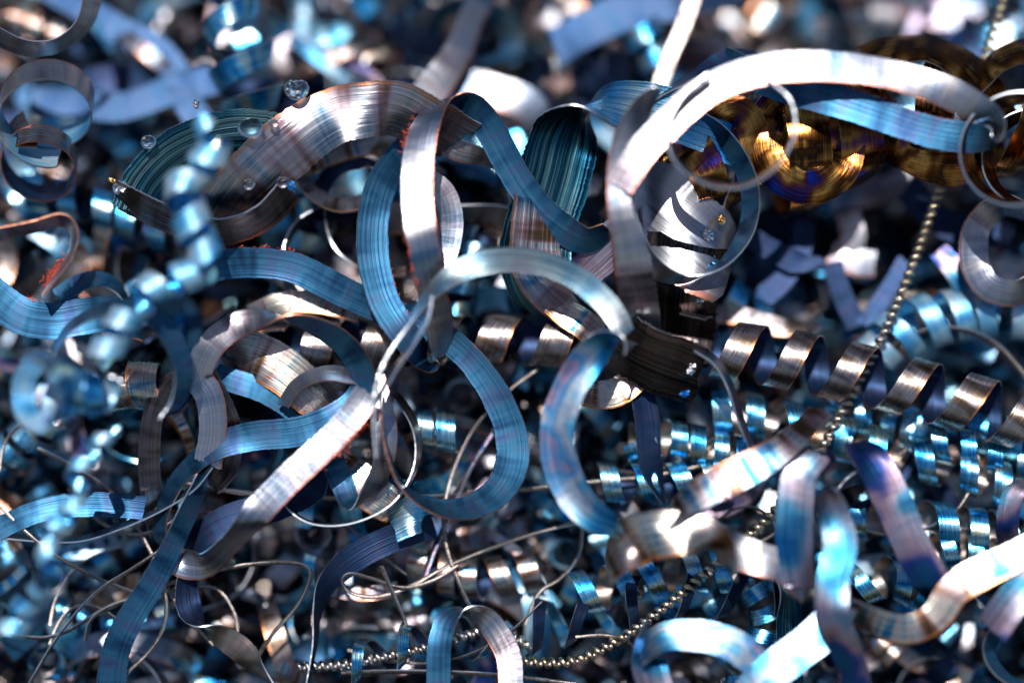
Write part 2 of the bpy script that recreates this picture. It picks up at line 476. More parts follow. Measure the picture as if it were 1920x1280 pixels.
def small_curls(n_curls, d_lo, d_hi, seed):
    """the uncountable small curls and chips that fill the heap between the larger ones: one mesh"""
    rng = np.random.default_rng(seed)
    pal = ['silver', 'silver', 'bright', 'brown', 'navy', 'steelblue', 'navy', 'cyan', 'cyan', 'rainbow', 'ice', 'mauve']
    mats = [M[p] for p in pal]
    VV, FF, MM, UU = [], [], [], []
    base = 0
    for q in range(n_curls):
        x = rng.uniform(-220, 2140); y = rng.uniform(-260, 1480)
        c = (x - 960) * S * RT * 1.04 + (640 - y) * S * UP * 1.04 + (surf(y, x) + rng.uniform(d_lo, d_hi)) * S * FW
        Q, _ = np.linalg.qr(rng.normal(0, 1, (3, 3)))
        lower = x > 1000 and y > 680
        big = 1.0 if lower else (1.45 if y < 480 else 1.15)
        if q % 5 > 2:      # grit and flecks
            R = rng.uniform(5, 14) * S; W = rng.uniform(3, 9) * S; K = 6
            th = np.linspace(0, rng.uniform(1, 4), K)
            loc = np.stack([R * np.cos(th), R * .6 * np.sin(th), R * .3 * th], 1)
            No = np.stack([np.cos(th), np.sin(th), 0 * th], 1)
            mi = rng.integers(0, len(pal))
        elif rng.random() < (.30 if lower else .22):
            R = rng.uniform(16, 34) * S; W = R * rng.uniform(.5, .9); turns = rng.uniform(2, 5); K = int(turns * 12) + 2
            th = np.linspace(0, turns * 2 * math.pi, K)
            loc = np.stack([R * np.cos(th), R * np.sin(th), (th / 6.283 - turns / 2) * W * rng.uniform(1.3, 1.8)], 1)
            No = np.stack([np.cos(th), np.sin(th), 0 * th], 1)
            mi = rng.choice([7, 8, 7, 10, 2, 0, 3]) if lower else rng.choice([7, 0, 2, 3, 10])
        else:
            R = rng.uniform(35, 120) * S * big; W = rng.uniform(12, 46) * S * big; K = 18
            th = np.linspace(0, rng.uniform(1.2, 4.5), K)
            wave = rng.uniform(-.6, .6) * R
            loc = np.stack([R * np.cos(th), R * rng.uniform(.5, 1) * np.sin(th), wave * np.sin(th * 1.3)], 1)
            No = np.stack([np.cos(th), np.sin(th), .5 * np.sin(th * rng.uniform(.3, 1) + q)], 1)
            mi = rng.integers(0, len(pal))
        P = c + loc @ Q; No = No @ Q
        T = nrm(np.gradient(P, axis=0)); No = nrm(No - (No * T).sum(1, keepdims=True) * T); B = np.cross(T, No)
        t = .0025
        ring = np.stack([P - B * W / 2 + No * t / 2, P + B * W / 2 + No * t / 2, P + B * W / 2 - No * t / 2, P - B * W / 2 - No * t / 2], 1)
        idx = base + np.arange(K)[:, None] * 4 + np.arange(4)
        a, b = idx[:-1], idx[1:]
        F = np.stack([a, b, np.roll(b, -1, 1), np.roll(a, -1, 1)], -1).reshape(-1, 4)
        VV.append(ring.reshape(-1, 3)); FF.append(F)
        inner = rng.choice([4, 5, 6])
        MM.append(np.tile([mi, mi, inner, mi], K - 1))
        u = np.r_[0, np.cumsum(np.linalg.norm(np.diff(P, axis=0), axis=1))] / W + rng.uniform(0, 90)
        v = np.array([0, 1, 1, 0.]); v2 = np.roll(v, -1)
        U = np.empty((K - 1, 4, 4, 2))
        U[..., 0, 0] = u[:-1, None]; U[..., 3, 0] = u[:-1, None]; U[..., 1, 0] = u[1:, None]; U[..., 2, 0] = u[1:, None]
        U[..., 0, 1] = v; U[..., 1, 1] = v; U[..., 2, 1] = v2; U[..., 3, 1] = v2
        UU.append(U.reshape(-1, 2)); base += K * 4
    V = np.vstack(VV); F = np.vstack(FF)
    me = bpy.data.meshes.new('small_curls')
    me.vertices.add(len(V)); me.vertices.foreach_set('co', V.astype(np.float32).ravel())
    me.loops.add(len(F) * 4); me.loops.foreach_set('vertex_index', F.astype(np.int32).ravel())
    me.polygons.add(len(F)); me.polygons.foreach_set('loop_start', np.arange(0, len(F) * 4, 4, dtype=np.int32))
    me.polygons.foreach_set('material_index', np.concatenate(MM).astype(np.int32))
    me.polygons.foreach_set('use_smooth', np.ones(len(F), bool))
    me.update(calc_edges=True)
    me.uv_layers.new(name='UVMap').data.foreach_set('uv', np.vstack(UU).astype(np.float32).ravel())
    ev = np.empty(len(me.edges) * 2, np.int32); me.edges.foreach_get('vertices', ev); ev = ev.reshape(-1, 2)
    me.attributes.new('sharp_edge', 'BOOLEAN', 'EDGE').data.foreach_set('value', (ev[:, 0] % 4) == (ev[:, 1] % 4))
    for m in mats: me.materials.append(m)
    o = bpy.data.objects.new('swarf_litter', me); C.objects.link(o)
    tag(o, 'countless small curls and chips of swarf filling the heap between the larger shavings', 'swarf', None, 'stuff')


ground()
small_curls(7000, 120, 560, 21)
# ================================================================== THE SHAVINGS ONE CAN TELL APART
# --- centre: the hairpin loop whose blue side makes a C and whose silver leg rises to an arch
ribbon('central hairpin loop: silver left leg, blue C-shaped bend and blue arm sweeping right', [
    (785, 262, 90, 150), (752, 290, 70, 160), (718, 340, 40, 168), (700, 405, 20, 170), (699, 480, 10, 170), (718, 560, 0, 168), (755, 622, -8, 160),
    (790, 668, 0, 138), (812, 682, 16, 95), (827, 655, 12, 50), (822, 600, -25, 20), (806, 520, -78, 6), (796, 465, -108, 0), (789, 430, -118, -6), (782, 370, -98, -10),
    (785, 300, -75, -12), (797, 240, -48, -30), (820, 198, -15, -68), (852, 184, 0, -105), (888, 200, 5, -145), (920, 245, 5, -163), (955, 310, 5, -168),
    (1000, 378, 5, -170), (1050, 425, 5, -166), (1100, 450, 0, -145), (1142, 430, -5, -118)], 58, 'silver', 'steelblue', copper=3,
    fuzz=[(1, .18, .30, 40, 3, 6), (0, .46, .52, 40, 5, 8), (0, .63, .66, 30, 5, 8)])
# --- the long blue S from the left edge of the centre to the round bend below it
ribbon('long blue S-shaped ribbon with red crumbs on its upper edge, ending in a round bend', [
    (300, 590, 90, -150), (340, 532, 60, -160), (400, 500, 30, -168), (480, 492, 20, -175), (560, 505, 20, -178), (640, 545, 25, -176), (715, 578, 38, -174),
    (785, 605, 48, -172), (855, 648, 22, -168), (912, 712, 5, -168), (950, 785, 0, -170), (962, 850, -5, -168), (945, 908, -10, -155), (900, 945, -15, -140),
    (845, 955, -25, -125), (790, 940, -40, -108), (750, 905, -55, -98), (728, 850, -70, -95), (715, 790, -80, -92), (716, 730, -85, -88)], 59, 'silver', 'steelblue', copper=1,
    fuzz=[(1, .06, .22, 70, 4, 7)])
# --- wide heat tinted chip, upper left
ribbon('wide striated chip tinted brown, silver and blue with droplets on its jagged edge', [
    (860, 262, 40, -45), (800, 232, 10, -35), (745, 205, -10, -22), (690, 205, -25, 0), (635, 215, -20, 18), (585, 240, -10, 8), (540, 275, -5, -10), (490, 320, 0, -15),
    (440, 370, 20, -20), (400, 430, 60, -40)], 118, 'rainbow', 'teal', name='wide_chip', cat='metal chip', camber=.03, rag=.013)
ribbon('fan-shaped dark blue chip with fine curved grooves, left of the wide striated chip', [
    (262, 400, 20, 192), (285, 350, 25, 194), (330, 305, 30, 194), (390, 278, 30, 194), (450, 268, 30, 192), (520, 275, 32, 190), (575, 300, 40, 188)], 122, 'brown', 'teal',
    name='wide_chip', cat='metal chip', camber=-.04, rag=.01, copper=2)
ribbon('dark curved chip wall hanging below the fan-shaped blue chip', [
    (222, 365, 0, 50), (280, 395, -10, 48), (350, 425, -15, 48), (420, 435, -15, 48), (490, 410, -10, 50), (545, 355, 10, 50)], 76, 'brown', 'navy', name='wide_chip', cat='metal chip')
# --- silver ribbon that climbs from the centre loop to the top edge
ribbon('pale gold and silver ribbon rising from behind the hairpin loop to the top edge', [
    (735, 265, 150, -15), (775, 210, 170, -12), (820, 155, 200, -8), (862, 90, 240, 8), (890, 20, 290, 22), (935, -50, 350, 30)], 59, 'silver', 'steelblue')
ribbon('small brown twisted ribbon between the hairpin loop and the green-blue chip', [
    (820, 258, 60, 20), (860, 282, 62, 10), (905, 295, 65, 40), (950, 330, 75, 100), (975, 400, 90, 140)], 40, 'brown', 'navy')
ribbon('broad pale blurred ribbon lying behind the top of the hairpin loop', [
    (850, 150, 330, -30), (920, 170, 330, -15), (985, 195, 330, 5), (1010, 235, 340, 30)], 72, 'silver', 'navy')
# --- green-blue wide chip
ribbon('wide green-blue chip folded over a crest, bright blue on top and deeply grooved below', [
    (1400, 275, 30, 10, 100), (1335, 242, 20, 14, 100), (1270, 218, 10, 18, 105), (1200, 202, 0, 30, 112), (1135, 194, 0, 60, 125), (1088, 212, 5, 110), (1058, 262, 12, 160), (1040, 330, 15, 172),
    (1020, 400, 20, 178), (1005, 465, 25, 184), (1012, 530, 40, 205), (1055, 580, 55, 225), (1110, 610, 70, 235)], 146, 'cyan', 'teal', name='wide_chip', cat='metal chip', camber=.04, rag=.010)
ribbon('mauve striped flank of chip standing under the green-blue chip', [
    (1008, 372, 14, -25), (1004, 430, 3, -18), (1003, 480, 3, -12), (1020, 520, 10, -5), (1070, 565, 30, 5), (1130, 600, 60, 20)], 104, 'rainbow', 'teal', name='wide_chip', cat='metal chip')
# --- the pale arch right of centre and its blue return arm
ribbon('large pale silver arch whose arm turns back as a flat blue blade with red crumbs', [
    (1160, 350, -190, -20), (1195, 295, -185, -20), (1245, 240, -175, -20), (1310, 180, -165, -22), (1390, 142, -155, -22), (1480, 125, -145, -20), (1570, 125, -140, -22), (1660, 138, -135, -24),
    (1740, 160, -135, -10), (1805, 188, -128, 10), (1860, 225, -110, 40), (1872, 258, -95, 100), (1830, 258, -88, 165), (1780, 254, -85, 185), (1720, 240, -84, 188), (1640, 212, -80, 188), (1560, 186, -70, 185),
    (1480, 165, -40, 180), (1410, 140, 10, 165), (1360, 115, 60, 150)], 59, 'silver', 'steelblue', fuzz=[(0, .66, .82, 110, 5, 8)])
ribbon('navy ribbon peeking out above the left foot of the pale arch', [
    (1180, 225, 0, 98, 30), (1235, 180, 10, 100, 30), (1300, 145, 30, 115), (1365, 112, 50, 145), (1430, 120, 70, 130), (1470, 170, 80, 110)], 43, 'silver', 'navy')
ribbon('glowing upright ribbon, white-hot bright above and black below, right of centre', [
    (1235, 165, -150, -75), (1205, 200, -160, -45), (1175, 260, -165, -20), (1160, 330, -165, -5), (1163, 395, -172, 0), (1175, 440, -155, 6, 62), (1190, 520, -95, 8, 66),
    (1205, 610, -30, 8, 66), (1200, 670, 10, 0, 66)], 52, 'silver', 'navy')
ribbon('thin grey ring crossing in front of the burnt coil', [
    (1330, 140, -215, -80), (1275, 190, -220, -82), (1254, 250, -225, -80), (1270, 305, -225, -80), (1325, 342, -225, -78), (1390, 348, -225, -78), (1450, 315, -222, -80),
    (1487, 255, -220, -82), (1482, 190, -215, -86), (1440, 150, -210, -90)], 41, 'silver', 'navy')
ribbon('pale blue bow of a ring round the mirror chip', [
    (1290, 210, 20, -110), (1335, 235, 5, -125), (1378, 285, -10, -138), (1405, 350, -20, -140), (1403, 420, -25, -132), (1370, 480, -30, -115), (1320, 515, -35, -92), (1270, 522, -38, -62),
    (1225, 500, -45, -45), (1195, 450, -50, -50), (1180, 390, -50, -60), (1190, 320, -50, -75), (1240, 250, -45, -90)], 47, 'silver', 'steelblue')
# --- the mirror chip and its dark bases
ribbon('wide mirror-like chip with crumbled right edge inside the pale blue ring', [
    (1165, 345, 70, 30), (1215, 380, 45, 12), (1270, 425, 30, -5), (1320, 475, 30, -25), (1355, 520, 50, -60)], 165, 'silver', 'navy', name='wide_chip', cat='metal chip', camber=.10, rag=.02)
ribbon('wide dark brown chip standing upright below the ring', [
    (1290, 450, 20, 0), (1280, 500, 40, -5), (1272, 550, 62, 0), (1268, 620, 100, 5), (1262, 680, 140, 8)], 150, 'black', 'navy', name='wide_chip', cat='metal chip', camber=.12, rag=.013)
ribbon('black grooved slab of chip with glittering torn end, under the dark brown chip', [
    (1165, 640, -15, 35), (1200, 664, -25, 35), (1250, 684, -30, 35), (1312, 706, -25, 35)], 138, 'black', 'navy', name='wide_chip', cat='metal chip', rag=.02)
ribbon('short black chip angled between the glowing ribbon and the mirror chip', [
    (1080, 520, 40, -10), (1120, 480, 30, 0), (1165, 440, 25, 8), (1200, 420, 30, 15)], 76, 'mauve', 'navy', name='wide_chip', cat='metal chip')
ribbon('curved silver underside glinting below the black slab', [
    (1060, 700, 40, 20), (1095, 735, 30, 15), (1150, 738, 28, 0), (1200, 705, 35, -20)], 50, 'bright', 'navy')
# --- burnt coil upper right
coil('burnt gold and deep blue coil reaching in from the upper right edge',
     [(1245, 345, 130, .75), (1330, 305, 125, .9), (1430, 280, 120, 1.1), (1540, 262, 115, 1.15), (1660, 225, 110, 1.05), (1780, 205, 110, 1.1), (1900, 215, 100, 1.15), (2040, 220, 100, 1.15)],
     98, 78, 6.4, 'burnt', 'burnt', hand=-1, phase=200, camber=.06, rag=.03, tilt=12, irr=.42)
coil('black curl with faint blue inside facing out at the right edge',
     [(1900, 275, -190, 1), (1915, 280, -120, 1.05), (1935, 290, -50, .95), (1950, 300, 30, .8)], 104, 66, 2.2, 'burnt', 'burnt', hand=1, phase=30, camber=.05, tilt=10)
ribbon('gold and deep blue loop hanging lowest from the burnt coil', [
    (1500, 175, 60, -50), (1450, 205, 30, -20), (1432, 262, 15, 0), (1452, 320, 10, 10), (1508, 352, 10, 20), (1562, 335, 15, 10), (1592, 285, 30, -20), (1580, 225, 60, -60), (1530, 185, 90, -110)],
    66, 'burnt', 'burnt', name='wide_chip', cat='metal chip', camber=.06, rag=.013)
ribbon('golden band of chip between the mirror chip and the hanging burnt loop', [
    (1330, 250, 40, 40), (1372, 215, 20, 10), (1402, 235, 15, -5), (1412, 290, 20, -15), (1400, 345, 40, -40), (1370, 385, 70, -80)], 70, 'burnt', 'burnt', name='wide_chip', cat='metal chip', camber=.06, rag=.013)
ribbon('cream-topped gold flake of chip seen through the thin grey ring', [
    (1262, 250, 35, 20), (1295, 275, 20, 5), (1325, 320, 18, -5), (1340, 370, 30, -25)], 76, 'burnt', 'navy', name='wide_chip', cat='metal chip', camber=.06, rag=.013)
ribbon('gold lower flap of the burnt tangle beneath the flat blue blade', [
    (1660, 250, 50, 60), (1690, 290, 25, 30), (1740, 312, 20, 15), (1800, 315, 25, 10), (1850, 300, 40, 20)], 62, 'burnt', 'burnt', name='wide_chip', cat='metal chip', camber=.06, rag=.013)
ribbon('dark gold leaf of chip arching over the end of the pale arch', [
    (1620, 120, 60, -40), (1670, 98, 50, -50), (1740, 92, 45, -60), (1800, 120, 40, -50), (1850, 175, 45, -40), (1880, 240, 50, -30)], 86, 'burnt', 'burnt', name='wide_chip', cat='metal chip', camber=.08)
ribbon('dark gold chip arching in the corner beside the bead-like wire', [
    (1830, 160, 60, -60), (1880, 110, 55, -55), (1950, 95, 50, -50), (2010, 130, 50, -40)], 76, 'burnt', 'burnt', name='wide_chip', cat='metal chip', camber=.08)
# --- horizontal coil through the centre
coil('evenly wound silver and brown coil, its left half behind the hairpin loop',
     [(510, 660, 115), (620, 648, 112), (740, 642, 110), (860, 638, 105), (980, 637, 90), (1100, 642, 80), (1210, 655, 80)], 47, 60, 6.4, 'brown', 'navy', irr=.06, hand=-1, phase=-35, copper=2)
coil('evenly wound silver and brown coil running right from the dark chip to the edge',
     [(1290, 645, 60), (1370, 658, 55), (1470, 672, 50), (1580, 695, 45), (1690, 722, 40), (1800, 752, 35), (1910, 785, 30), (2020, 820, 25)], 56, 47, 6.9, 'brown', 'navy', irr=.05, hand=-1, phase=-20, copper=2)
# --- pale arch below centre and the teal S
ribbon('soft teal and pale arch spanning below the centre with a thin tail at left', [
    (705, 850, -165, 88), (702, 790, -170, 86), (705, 735, -170, 84), (722, 680, -165, 84), (755, 625, -155, 90), (795, 565, -140, 110), (835, 525, -130, 140), (885, 498, -120, 172), (945, 487, -115, 190), (1010, 493, -112, 192),
    (1070, 515, -112, 190), (1120, 552, -115, 182), (1155, 592, -120, 172), (1172, 628, -122, 150)], 45, 'silver', 'wash')
ribbon('thin pale strand crossing the foot of the soft teal arch', [
    (808, 560, -150, 85), (800, 600, -155, 82), (770, 650, -160, 80), (735, 700, -165, 78), (705, 755, -165, 80)], 36, 'silver', 'mauve')
ribbon('teal, blue and mauve S-curved ribbon hanging in front of the coil', [
    (1180, 655, -130, 60), (1160, 638, -138, 110), (1125, 650, -140, 150), (1090, 690, -135, 178), (1062, 740, -130, 188), (1045, 800, -125, 188), (1048, 860, -120, 186), (1072, 920, -115, 178), (1110, 965, -110, 155), (1155, 985, -105, 130)],
    64, 'silver', 'vivid')
ribbon('slim blue strip running down from the dark slab like a tail', [
    (1310, 655, -60, 110), (1345, 680, -65, 112), (1372, 730, -65, 110), (1390, 790, -60, 108), (1415, 850, -50, 105)], 36, 'silver', 'mauve')
ribbon('narrow navy leaf hanging below the black slab', [
    (1180, 610, 55, 140), (1190, 680, 50, 150), (1205, 740, 45, 160), (1215, 800, 45, 165), (1218, 860, 45, 160), (1235, 920, 50, 130), (1245, 945, 55, 105)], 45, 'silver', 'navy', taper=(0, .2))
# --- left rings
coil('silver curl with light blue inside, largest ring at the left edge',
     [(89, 186, 34), (84, 222, -22)], 88, 74, 1.08, 'silver', 'ice', hand=1, phase=170, per_turn=110)
coil('lower, darker loop of curled strip tucked beneath the largest ring at the left edge',
     [(78, 284, 90), (74, 314, 45)], 74, 58, 1.05, 'brown', 'navy', hand=1, phase=10, per_turn=110, copper=2)
ribbon('silver curl hanging in the top left corner', [
    (160, -60, 60, -40), (172, 0, 55, -35), (150, 55, 40, -45), (100, 88, 30, -50), (40, 88, 30, -45), (-20, 60, 40, -40)], 41, 'silver', 'navy')
ribbon('long lavender-blue ribbon bending down out of focus towards the droplets', [
    (60, -40, 420, 165), (140, 5, 400, 165), (220, 55, 380, 168), (285, 88, 360, 170), (325, 130, 350, 172), (350, 190, 350, 175), (385, 240, 355, 178)], 56, 'silver', 'lavender')
ribbon('broad lavender ribbon crossing behind the left ring', [
    (60, 190, 460, 170), (140, 195, 450, 172), (230, 200, 440, 170), (330, 165, 440, 168), (400, 150, 450, 160)], 59, 'silver', 'lavender')
ribbon('wavy deep blue ribbon entering from the left edge', [
    (-60, 500, -20, 165), (-10, 555, -15, 168), (40, 592, -10, 172), (100, 602, 0, 175), (160, 592, 10, 172), (215, 590, 30, 160), (260, 610, 60, 130)], 68, 'silver', 'steelblue', copper=3,
    fuzz=[(0, .75, .95, 60, 5, 8), (1, .2, .5, 30, 4, 6)])
ribbon('white-topped bent ribbon with a red-crusted edge at the left', [
    (-60, 455, -50, 60), (0, 438, -55, 62), (60, 425, -60, 65), (118, 412, -60, 62), (140, 440, -55, 75), (128, 485, -50, 80), (100, 525, -45, 82), (80, 555, -40, 85)], 49, 'silver', 'steelblue',
    copper=2, fuzz=[(1, .78, .97, 170, 8, 9)])
ribbon('pale blue arched ribbon between the red-crusted ribbon and the bright blue spiral', [
    (110, 560, 60, 150), (150, 530, 60, 140), (195, 525, 60, 130), (230, 550, 60, 110), (240, 590, 70, 95)], 43, 'silver', 'steelblue')
ribbon('blurred pale blue C-shaped ring above the brown curl', [
    (100, 660, -110, 100), (130, 615, -125, 108), (180, 585, -140, 115), (240, 575, -150, 125), (295, 600, -155, 138), (332, 650, -155, 145), (345, 705, -150, 138), (332, 755, -145, 118), (300, 785, -140, 90)], 45, 'silver', 'steelblue')
ribbon('silver arch turning over into a blue underside, left of centre', [
    (390, 870, 5, 5), (400, 800, -5, 10), (392, 740, -20, -5), (372, 705, -30, -3), (395, 650, -45, -6), (440, 612, -50, -15), (490, 598, -55, -50), (545, 596, -58, -105), (600, 615, -48, -130), (650, 650, -38, -142), (680, 700, -30, -146),
    (672, 748, -25, -158), (625, 785, -22, -172), (560, 808, -18, -178), (490, 815, -10, -180), (430, 828, 0, -160), (375, 858, 5, -135), (330, 905, 10, -122), (303, 965, 10, -116), (303, 1015, 10, -108), (335, 1052, 5, -10),
    (385, 1058, -10, 30), (430, 1020, -40, 46), (462, 985, -68, 36), (490, 952, -78, -6), (560, 880, -80, -10), (615, 830, -80, -12), (660, 780, -80, -10), (690, 735, -78, 10)], 54, 'silver', 'steelblue', copper=1,
    fuzz=[(1, .93, .97, 60, 7, 9)])
ribbon('dark leg of ribbon falling past the silver arch to a crossing', [
    (372, 690, -10, 0), (400, 750, 5, 5), (425, 810, 30, 10), (420, 870, 55, 20), (395, 910, 80, 50)], 59, 'black', 'navy')
ribbon('navy strip running from the silver arch down to a pale blue rounded tip', [
    (400, 700, 20, 160), (440, 715, 25, 165), (500, 735, 30, 170), (560, 775, 35, 172), (605, 830, 30, 172), (635, 890, 20, 172), (655, 940, 10, 150), (668, 948, 0, 95), (690, 925, -10, 50), (715, 880, -20, 30),
    (725, 820, -25, 15), (715, 760, -25, 0), (700, 700, -10, -10)], 47, 'silver', 'steelblue')
ribbon('thin ring curving from the crossing round to the lower left', [
    (705, 715, 10, -75), (750, 750, 5, -70), (782, 810, 0, -72), (778, 880, -5, -80), (735, 945, -10, -88), (660, 980, -15, -92), (585, 980, -15, -95), (535, 945, -10, -95), (522, 890, 0, -92)], 40, 'brown', 'navy')
ribbon('heat-tinted chip band, blue then cream, tilted under the silver arch', [
    (415, 655, 60, 50), (450, 655, 40, 22), (500, 675, 30, 5), (550, 710, 28, -5), (600, 755, 35, -15), (640, 800, 55, -35)], 83, 'bright', 'navy', name='wide_chip', cat='metal chip', camber=.06, copper=2)
ribbon('dark silver rib lying across the heat-tinted band', [
    (530, 760, -10, -60), (560, 720, -15, -50), (610, 700, -15, -45), (655, 705, -10, -45), (700, 715, -5, -50)], 40, 'silver', 'navy')
coil('brown curl with an orange rim, open end facing right, left of the silver arch',
     [(225, 725, 60), (262, 722, 50), (318, 730, 30)], 44, 62, 1.5, 'bright', 'navy', hand=1, phase=90, copper=2, camber=.02)
ribbon('dark upright strip dropping from the brown curl', [
    (330, 700, -10, 60), (300, 740, -10, 30), (283, 800, 0, 10), (280, 870, 20, 0), (285, 940, 40, -8), (300, 1000, 70, -20)], 41, 'black', 'navy')
ribbon('blue strip cut square, reaching from the left edge to the dark upright strip', [
    (-40, 1010, 10, 150), (10, 985, 5, 160), (60, 962, 0, 168), (120, 948, 0, 174), (190, 945, 0, 178), (270, 952, 5, 180)], 45, 'silver', 'steelblue')
ribbon('thin dark bow running below the square-cut blue strip', [
    (-40, 1000, 20, 100), (60, 1010, 20, 102), (150, 1010, 15, 104), (230, 985, 10, 104), (300, 955, 5, 100), (360, 915, 0, 105), (395, 870, 0, 110)], 36, 'silver', 'steelblue')
ribbon('long blue diagonal blade crossing the lower left, widening downward', [
    (392, 865, 25, 110), (375, 910, 5, 125), (350, 965, -10, 140), (320, 1030, -25, 155), (285, 1095, -35, 165), (250, 1150, -40, 170), (222, 1205, -40, 172), (210, 1260, -35, 172), (205, 1330, -30, 170)], 52, 'silver', 'steelblue')
ribbon('violet-navy leaf folded behind the pale diagonal ribbon', [
    (355, 1060, 60, 115), (365, 1020, 45, 140), (410, 985, 35, 160), (470, 962, 30, 170), (530, 940, 30, 172), (580, 915, 35, 160), (610, 885, 45, 130)], 59, 'silver', 'navy', taper=(.1, .1))
ribbon('dark hanging leaf that twists into a silver-green flat piece at the bottom left', [
    (352, 1060, 30, 120), (350, 1100, 25, 150), (355, 1140, 20, 165), (375, 1170, 15, 110), (410, 1190, 10, 40), (450, 1215, 10, 15), (480, 1250, 15, 60), (520, 1290, 20, 95)], 47, 'wire', 'navy')
ribbon('violet ribbon descending in an S left of the small wire loop', [
    (815, 985, 35, 150), (760, 1000, 30, 165), (700, 1025, 25, 175), (645, 1060, 22, 165), (610, 1100, 22, 135), (595, 1150, 22, 110), (590, 1210, 22, 100), (575, 1290, 25, 95)], 52, 'silver', 'navy')
ribbon('short chip tinted orange, cream and black beside the blue rounded tip', [
    (628, 868, 40, -25), (665, 895, 30, -8), (705, 930, 28, 5), (745, 955, 35, 20)], 67, 'bright', 'navy', name='wide_chip', cat='metal chip', copper=2)
ribbon('teal and black chip end with tiny scales at the thin ring', [
    (735, 985, 15, -20), (765, 968, 5, -5), (795, 960, 8, 25), (812, 965, 30, 60)], 72, 'cyan', 'navy', name='wide_chip', cat='metal chip', copper=2)
# --- bottom centre arch
ribbon('blue and brown arch rising from the bottom edge beside the tiny beads', [
    (822, 1340, -20, 178), (822, 1270, -20, 176), (824, 1210, -20, 172), (838, 1160, -15, 150), (868, 1142, -10, 95), (905, 1155, -15, 40), (935, 1190, -25, 15), (955, 1240, -35, 5), (958, 1320, -45, 0)], 47, 'silver', 'steelblue')
# --- foreground group lower right
ribbon('brown and teal ribbon folding over at the top of the blurred group, lower right', [
    (1540, 770, -120, 50), (1500, 810, -140, 45), (1455, 848, -155, 25), (1400, 880, -165, 8), (1340, 910, -170, 22), (1290, 940, -165, 40), (1250, 985, -150, 80)], 66, 'rainbow', 'navy')
ribbon('cream and teal ribbon block with a dark fold, lowest left in the blurred group', [
    (1140, 1070, -110, -65), (1165, 1035, -140, -40), (1200, 1010, -165, 22), (1250, 1000, -185, -4), (1300, 1000, -188, -10), (1345, 1022, -160, 45), (1362, 1060, -120, 80)], 84, 'bright', 'mauve')
ribbon('square-looking cream and pink ribbon bend beside the mauve upright ribbon', [
    (1345, 1000, -110, 60), (1375, 1030, -140, 12), (1425, 1048, -160, -8), (1475, 1064, -145, -15), (1508, 1105, -110, -60)], 66, 'silver', 'mauve')
ribbon('mauve upright ribbon with a teal band between two cream ones', [
    (1530, 850, -150, 30), (1500, 890, -160, 8), (1490, 960, -165, 0), (1490, 1030, -160, -5), (1500, 1100, -150, -15)], 64, 'mauve', 'mauve')
ribbon('brightest cream ribbon standing upright in the blurred group, black at its foot', [
    (1545, 920, -160, 60), (1562, 960, -180, 20), (1575, 1020, -205, 0), (1562, 1090, -235, -8), (1560, 1150, -245, 4), (1578, 1200, -215, 12), (1600, 1260, -175, 5), (1600, 1340, -120, 0)], 61, 'mauve', 'navy')
ribbon('deep blue and violet ribbon slanting down right of the cream one', [
    (1600, 830, -90, -60), (1640, 870, -110, -20), (1670, 930, -120, -5), (1700, 1000, -125, 0), (1735, 1070, -125, 8), (1770, 1120, -115, 40)], 69, 'mauve', 'mauve')
ribbon('brown scarf-like end tucked behind the deep blue ribbon', [
    (1560, 930, -60, 100), (1590, 905, -70, 70), (1625, 885, -75, 50), (1640, 855, -70, 40)], 41, 'mauve', 'navy')
ribbon('wavy cream and blue ribbon climbing to the right edge at the bottom right', [
    (1590, 1140, -130, 50), (1640, 1165, -150, 30), (1700, 1180, -165, 15), (1755, 1155, -175, 5), (1790, 1105, -180, 0), (1845, 1070, -180, -8), (1900, 1045, -175, -5), (1960, 1010, -170, 0)], 54, 'bright', 'vivid')
ribbon('cream ribbon slipping out of the corner right of the wavy one', [
    (1860, 1180, -170, -20), (1895, 1130, -180, -10), (1940, 1080, -180, 0), (1990, 1030, -180, 10)], 66, 'mauve', 'navy')
ribbon('mauve-blue broad ribbon entering from the bottom edge, lower right', [
    (1385, 1330, -170, 160), (1430, 1275, -175, 168), (1490, 1225, -175, 170), (1545, 1180, -170, 170), (1580, 1130, -160, 150)], 69, 'silver', 'vivid')
ribbon('teal and cream arch at the bottom edge left of the mauve-blue ribbon', [
    (1200, 1230, -130, 120), (1240, 1195, -140, 150), (1300, 1190, -145, 165), (1365, 1205, -150, 170), (1420, 1245, -150, 168), (1450, 1310, -150, 150)], 59, 'silver', 'vivid')
ribbon('teal tear-shaped end of ribbon at the bottom edge under the beads', [
    (1215, 1160, -60, 100), (1212, 1200, -80, 130), (1218, 1250, -100, 160), (1240, 1320, -110, 170)], 69, 'silver', 'mauve', taper=(.5, 0))
ribbon('pale blue curl looping in the bottom right corner', [
    (1800, 1090, -40, 100), (1850, 1130, -50, 115), (1872, 1170, -60, 125), (1855, 1210, -65, 128), (1870, 1255, -70, 120), (1930, 1300, -70, 110)], 38, 'silver', 'steelblue')
ribbon('small mauve ribbon hooking down at the right edge', [
    (1950, 900, -60, 60), (1905, 920, -70, 25), (1890, 970, -70, 8), (1895, 1020, -60, 20), (1920, 1070, -50, 50)], 41, 'mauve', 'navy')
ribbon('dark teal strip with pale rims standing behind the cream ribbon', [
    (1440, 1060, 10, 80), (1475, 1110, 5, 120), (1480, 1180, 5, 165), (1482, 1260, 10, 175), (1485, 1330, 10, 175)], 46, 'silver', 'teal')
ribbon('brown wavy ribbon passing behind the right half of the even coil', [
    (1330, 590, 150, -20), (1380, 590, 150, -10), (1430, 605, 150, -20), (1480, 615, 150, -30), (1530, 605, 160, -60)], 36, 'brown', 'navy')
